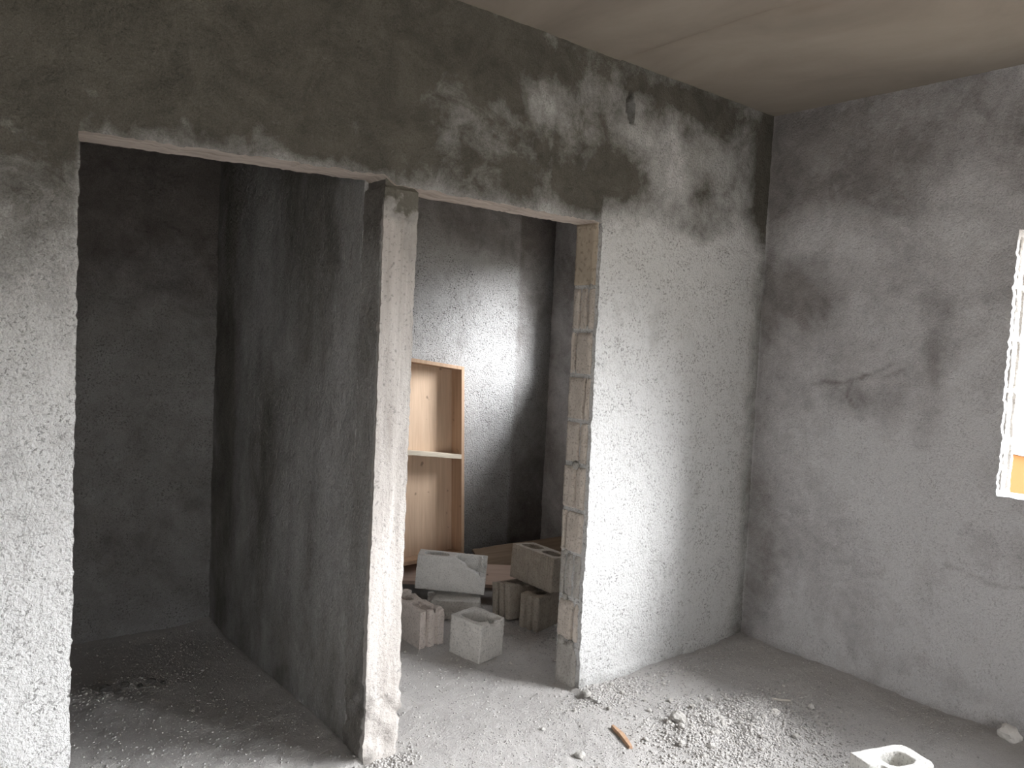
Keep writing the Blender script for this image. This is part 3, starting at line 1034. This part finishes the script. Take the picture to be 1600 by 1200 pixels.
link('plywood_sheet', skew(box_mesh('plywood_sheet', -PW / 2, PW / 2, 0, 0.014, 0, PH, 0.001)), M['plywood'], panel)
for sx in (-1, 1):
    a = sx * PW / 2
    link('side_board', skew(box_mesh('side_board', min(a, a - sx * 0.022), max(a, a - sx * 0.022), -PD, -0.0005, 0, PH, 0.002)), M['frame_wood'], panel)
link('top_board', skew(box_mesh('top_board', -PW / 2 + 0.0225, PW / 2 - 0.0225, -PD, -0.0005, PH - 0.022, PH, 0.002)), M['frame_wood'], panel)
link('bottom_board', box_mesh('bottom_board', -PW / 2 + 0.0225, PW / 2 - 0.0225, -PD, -0.0005, 0, 0.022, 0.002), M['frame_wood'], panel)
rl = link('cross_rail', skew(box_mesh('cross_rail', -PW / 2 + 0.0225, PW / 2 - 0.0225, -PD - 0.004, -0.0005, 0.593, 0.621, 0.003, 0.002, 3)), M['rail'], panel)
rl['label'] = 'pale cross rail crusted with mortar'


def plank(name, L, W, T, loc, rot, mat, label, seed, cat='plank'):
    o = link(name, box_mesh(name, -L / 2, L / 2, -W / 2, W / 2, 0, T, 0.002, 0.003, seed), mat, None, loc, rot)
    tag(o, label, cat)
    return o


plank('plank', 0.86, 0.21, 0.024, (2.785, 1.285, 0.145), (R(17), R(0), R(-39)), M['plank'], 'pinkish brown plank lying across the rubble behind the blocks', 2)
plank('board', 0.70, 0.26, 0.018, (3.36, 1.36, 0.16), (R(28), R(-3), R(-12)), M['dark_wood'], 'dark brown board leaning in the back corner behind the right pile', 5, 'board')

# ------------------------------------------------------------------ small things on the floor


def stick(name, pts, w, t, mat, label, cat):
    bm = bmesh.new()
    rings = []
    n = len(pts)
    for k, p in enumerate(pts):
        p = Vector(p)
        d = (Vector(pts[min(k + 1, n - 1)]) - Vector(pts[max(k - 1, 0)])).normalized()
        s = d.cross(Vector((0, 0, 1))).normalized()
        ww = w * (0.35 + 0.65 * math.sin(math.pi * (k + 0.4) / n)) / 2
        rings.append([bm.verts.new(p + s * ww), bm.verts.new(p + s * ww * 0.6 + Vector((0, 0, t))), bm.verts.new(p - s * ww * 0.7 + Vector((0, 0, t))), bm.verts.new(p - s * ww)])
    for a, b in zip(rings[:-1], rings[1:]):
        for k in range(4):
            bm.faces.new([a[k], a[(k + 1) % 4], b[(k + 1) % 4], b[k]])
    bm.faces.new(rings[0]); bm.faces.new(rings[-1][::-1])
    bmesh.ops.recalc_face_normals(bm, faces=bm.faces)
    me = bpy.data.meshes.new(name); bm.to_mesh(me); bm.free()
    o = link(name, me, mat)
    tag(o, label, cat)
    return o


def fp(x, y, dz=0.0):
    return (x, y, fz(x, y) + dz)


stick('wood_splinter', [fp(2.385, -0.335, 0.004), fp(2.375, -0.37, 0.005), fp(2.36, -0.41, 0.004), fp(2.335, -0.455, 0.003), fp(2.315, -0.50, 0.002)], 0.028, 0.010, M['splinter'], 'orange brown wood splinter on the floor in front of the jamb', 'splinter')
stick('white_stick', [fp(3.17, -0.565, 0.002), fp(3.19, -0.585, 0.003), fp(3.21, -0.60, 0.003), fp(3.235, -0.62, 0.002)], 0.011, 0.006, M['pale_stick'], 'short thin pale stick lying on the grit near the right wall', 'stick')


def stone_mesh(seed, sub=2):
    bm = bmesh.new()
    bmesh.ops.create_icosphere(bm, subdivisions=sub, radius=1.0)
    for v_ in bm.verts:
        v_.co *= 1 + 0.35 * mnoise.noise(v_.co * 1.3 + Vector((seed * 5.1, 0, 0))) + 0.12 * mnoise.noise(v_.co * 3.5 + Vector((0, seed * 3.3, 0)))
    me = bpy.data.meshes.new('stone'); bm.to_mesh(me); bm.free()
    return me


def stone(name, x, y, size, mat, label, seed, flat=0.65, group=None, cat='stone', me=None):
    o = link(name, me or stone_mesh(seed, 3), mat, None, (x, y, fz(x, y) + size * flat * 0.55), (0, 0, seed * 1.7))
    o.scale = (size, size * 0.8, size * flat)
    tag(o, label, cat, group)
    return o


stone('rubble_chunk', 3.668, -1.352, 0.040, M['white_stone'], 'bright pale chunk at the foot of the right wall below the window', 1, 0.9)
stone('pebble', 3.27, -0.70, 0.017, M['white_stone'], 'white pebble lying alone on smooth grit near the right wall', 2)
stone('rubble_chunk', 2.63, -0.47, 0.034, M['stone'], 'largest pale lump at the top of the gravel heap', 3, 0.8)
stone('pebble', 2.78, -0.31, 0.014, M['stone'], 'small pale pebble on the grit before the bright plaster wall', 4)
stone('pebble', 3.05, -0.66, 0.020, M['white_stone'], 'pale stone at the far right end of the gravel heap', 5)
stone('rubble_chunk', 2.50, -0.07, 0.022, M['stone'], 'pale flat chunk at the foot of the block jamb', 6, 0.6)
stone('rubble_chunk', 2.12, -0.42, 0.020, M['stone'], 'grey chunk on the dusty floor left of the wood splinter', 7, 0.7)
for k, (x_, y_, s_) in enumerate([(0.80, 1.09, 0.024), (0.84, 1.05, 0.018), (0.88, 1.10, 0.020), (0.93, 1.06, 0.016), (0.98, 1.09, 0.020), (1.02, 1.05, 0.014), (0.77, 1.04, 0.014)]):
    stone('earth_clod', x_, y_, s_, M['clod'], 'small dark clod in the row on the floor of the dark left room', 20 + k, 0.6, 'dark clods on the left room floor', 'clod')

protos = [stone_mesh(60 + k, 2) for k in range(6)]
for me_ in protos: me_.materials.append(M['stone'])
areas = [('small grey stone lying loose on the gravel heap by the right wall', 'loose stones on the gravel heap', (2.78, -0.62), (0.24, 0.15), 26, (0.011, 0.019)),
         ('small grey stone on the floor along the foot of the bright wall', 'stones along the foot of the wall', (2.75, -0.16), (0.30, 0.07), 12, (0.009, 0.014)),
         ('small grey stone on the floor between the loose blocks and doorway', 'stones around the loose blocks', (2.62, 0.62), (0.25, 0.20), 22, (0.010, 0.015)),
         ('small stone on the dim floor of the left room', 'stones on the left room floor', (0.95, 0.9), (0.22, 0.30), 9, (0.007, 0.011))]
for lab, grp, c, sg, n, (s0, s1) in areas:
    for k in range(n):
        x_ = c[0] + sg[0] * rng.normal(); y_ = c[1] + sg[1] * rng.normal()
        if x_ > X_R - 0.05 or (abs(y_) < 0.0 + 0.03 and c[1] < 0): continue
        if c[1] < 0 and y_ > -0.03: continue
        if c[1] > 0 and (y_ < 0.05 or y_ > 1.5): continue
        if lab.endswith('left room') and (x_ > PL - 0.06 or x_ < 0.55): continue
        if (x_ > 2.15 and x_ < 3.1 and y_ > 0.52): 
            if y_ > 0.6: continue
        s_ = s0 + (s1 - s0) * rng.random() ** 2
        stone('loose_stone', x_, y_, s_, M['stone'], lab, k % 6 + 0.37 * k, 0.7, grp, 'stone', protos[k % 6])

# gravel: uncountable grit, one object
bm = bmesh.new()
bmesh.ops.create_icosphere(bm, subdivisions=1, radius=1.0)
iv = np.array([v_.co[:] for v_ in bm.verts]); ifc = np.array([[v_.index for v_ in f_.verts] for f_ in bm.faces])
bm.free()


def scatter(n, cx, cy, sx, sy, s0, s1, uniform=False):
    if uniform:
        x_ = cx + sx * (rng.random(n) * 2 - 1); y_ = cy + sy * (rng.random(n) * 2 - 1)
    else:
        x_ = cx + sx * rng.normal(size=n); y_ = cy + sy * rng.normal(size=n)
    s_ = s0 + (s1 - s0) * rng.random(n) ** 3
    return np.stack([x_, y_, s_], 1)


G = np.concatenate([
    scatter(6500, 2.76, -0.64, 0.20, 0.15, 0.002, 0.0085),
    scatter(3500, 2.98, -0.64, 0.22, 0.12, 0.002, 0.008),
    scatter(2600, 2.75, -0.95, 0.30, 0.2, 0.002, 0.0075),
    scatter(14000, 2.4, -0.65, 1.3, 0.62, 0.0015, 0.0045, True),
    scatter(1500, 2.9, -0.12, 0.4, 0.05, 0.002, 0.007),
    scatter(1500, 2.62, -0.10, 0.10, 0.05, 0.002, 0.008),
    scatter(4500, 2.2, 0.55, 0.75, 0.55, 0.002, 0.006, True),
    scatter(1200, 2.95, 0.62, 0.18, 0.12, 0.003, 0.009),
    scatter(3500, 0.9, 0.85, 0.5, 0.8, 0.002, 0.006, True),
    scatter(500, 0.9, 1.08, 0.14, 0.05, 0.003, 0.008),
    scatter(500, 1.5, -0.05, 0.07, 0.04, 0.003, 0.009)])
gx_, gy_ = G[:, 0], G[:, 1]
ok = (gx_ < X_R - 0.01) & (gx_ > 0.3) & (gy_ > -1.6) & (gy_ < Y_REAR - 0.02)
inwall = (gy_ > -0.008) & (gy_ < WT + 0.01) & ((gx_ < JL) | ((gx_ > PL - 0.01) & (gx_ < PR + 0.01)) | (gx_ > JR - 0.01))
inpart = (gx_ > PL - 0.01) & (gx_ < PR + 0.01) & (gy_ > 0)
G = G[ok & ~inwall & ~inpart]


def gravel(G, label):
    n = len(G)
    zz = floor_height(G[:, 0], G[:, 1])
    ang = rng.random(n) * 6.283
    jv = iv[None] * (1 + 0.30 * (rng.random((n, len(iv), 1)) - 0.5) * 2)
    jv = jv * np.stack([np.ones(n), 0.6 + 0.4 * rng.random(n), 0.5 + 0.4 * rng.random(n)], 1)[:, None, :]
    ca, sa = np.cos(ang)[:, None], np.sin(ang)[:, None]
    px = (jv[..., 0] * ca - jv[..., 1] * sa) * G[:, 2:3] + G[:, 0:1]
    py = (jv[..., 0] * sa + jv[..., 1] * ca) * G[:, 2:3] + G[:, 1:2]
    pz = jv[..., 2] * G[:, 2:3] + (zz + G[:, 2] * 0.12)[:, None]
    gv = np.stack([px, py, pz], -1).reshape(-1, 3)
    gf = (ifc[None] + (np.arange(n) * len(iv))[:, None, None]).reshape(-1, 3)
    gme = bpy.data.meshes.new('gravel')
    gme.vertices.add(len(gv)); gme.vertices.foreach_set('co', gv.ravel())
    gme.loops.add(gf.size); gme.loops.foreach_set('vertex_index', gf.ravel().astype(np.int32))
    gme.polygons.add(len(gf)); gme.polygons.foreach_set('loop_start', np.arange(0, gf.size, 3, dtype=np.int32))
    gme.update(calc_edges=True)
    grv = link('gravel', gme, M['gravel'])
    tag(grv, label, 'gravel', None, 'stuff')


gravel(G[G[:, 1] < -0.006], 'loose grey grit and gravel strewn over the main floor before the doorways')
gravel(G[(G[:, 1] >= -0.006) & (G[:, 0] < 1.5) & (G[:, 0] > 0.49)], 'fine dark grit on the floor of the dim left room')
gravel(G[(G[:, 1] >= -0.006) & (G[:, 0] >= 1.5)], 'fine grit around the loose blocks in the small right room')
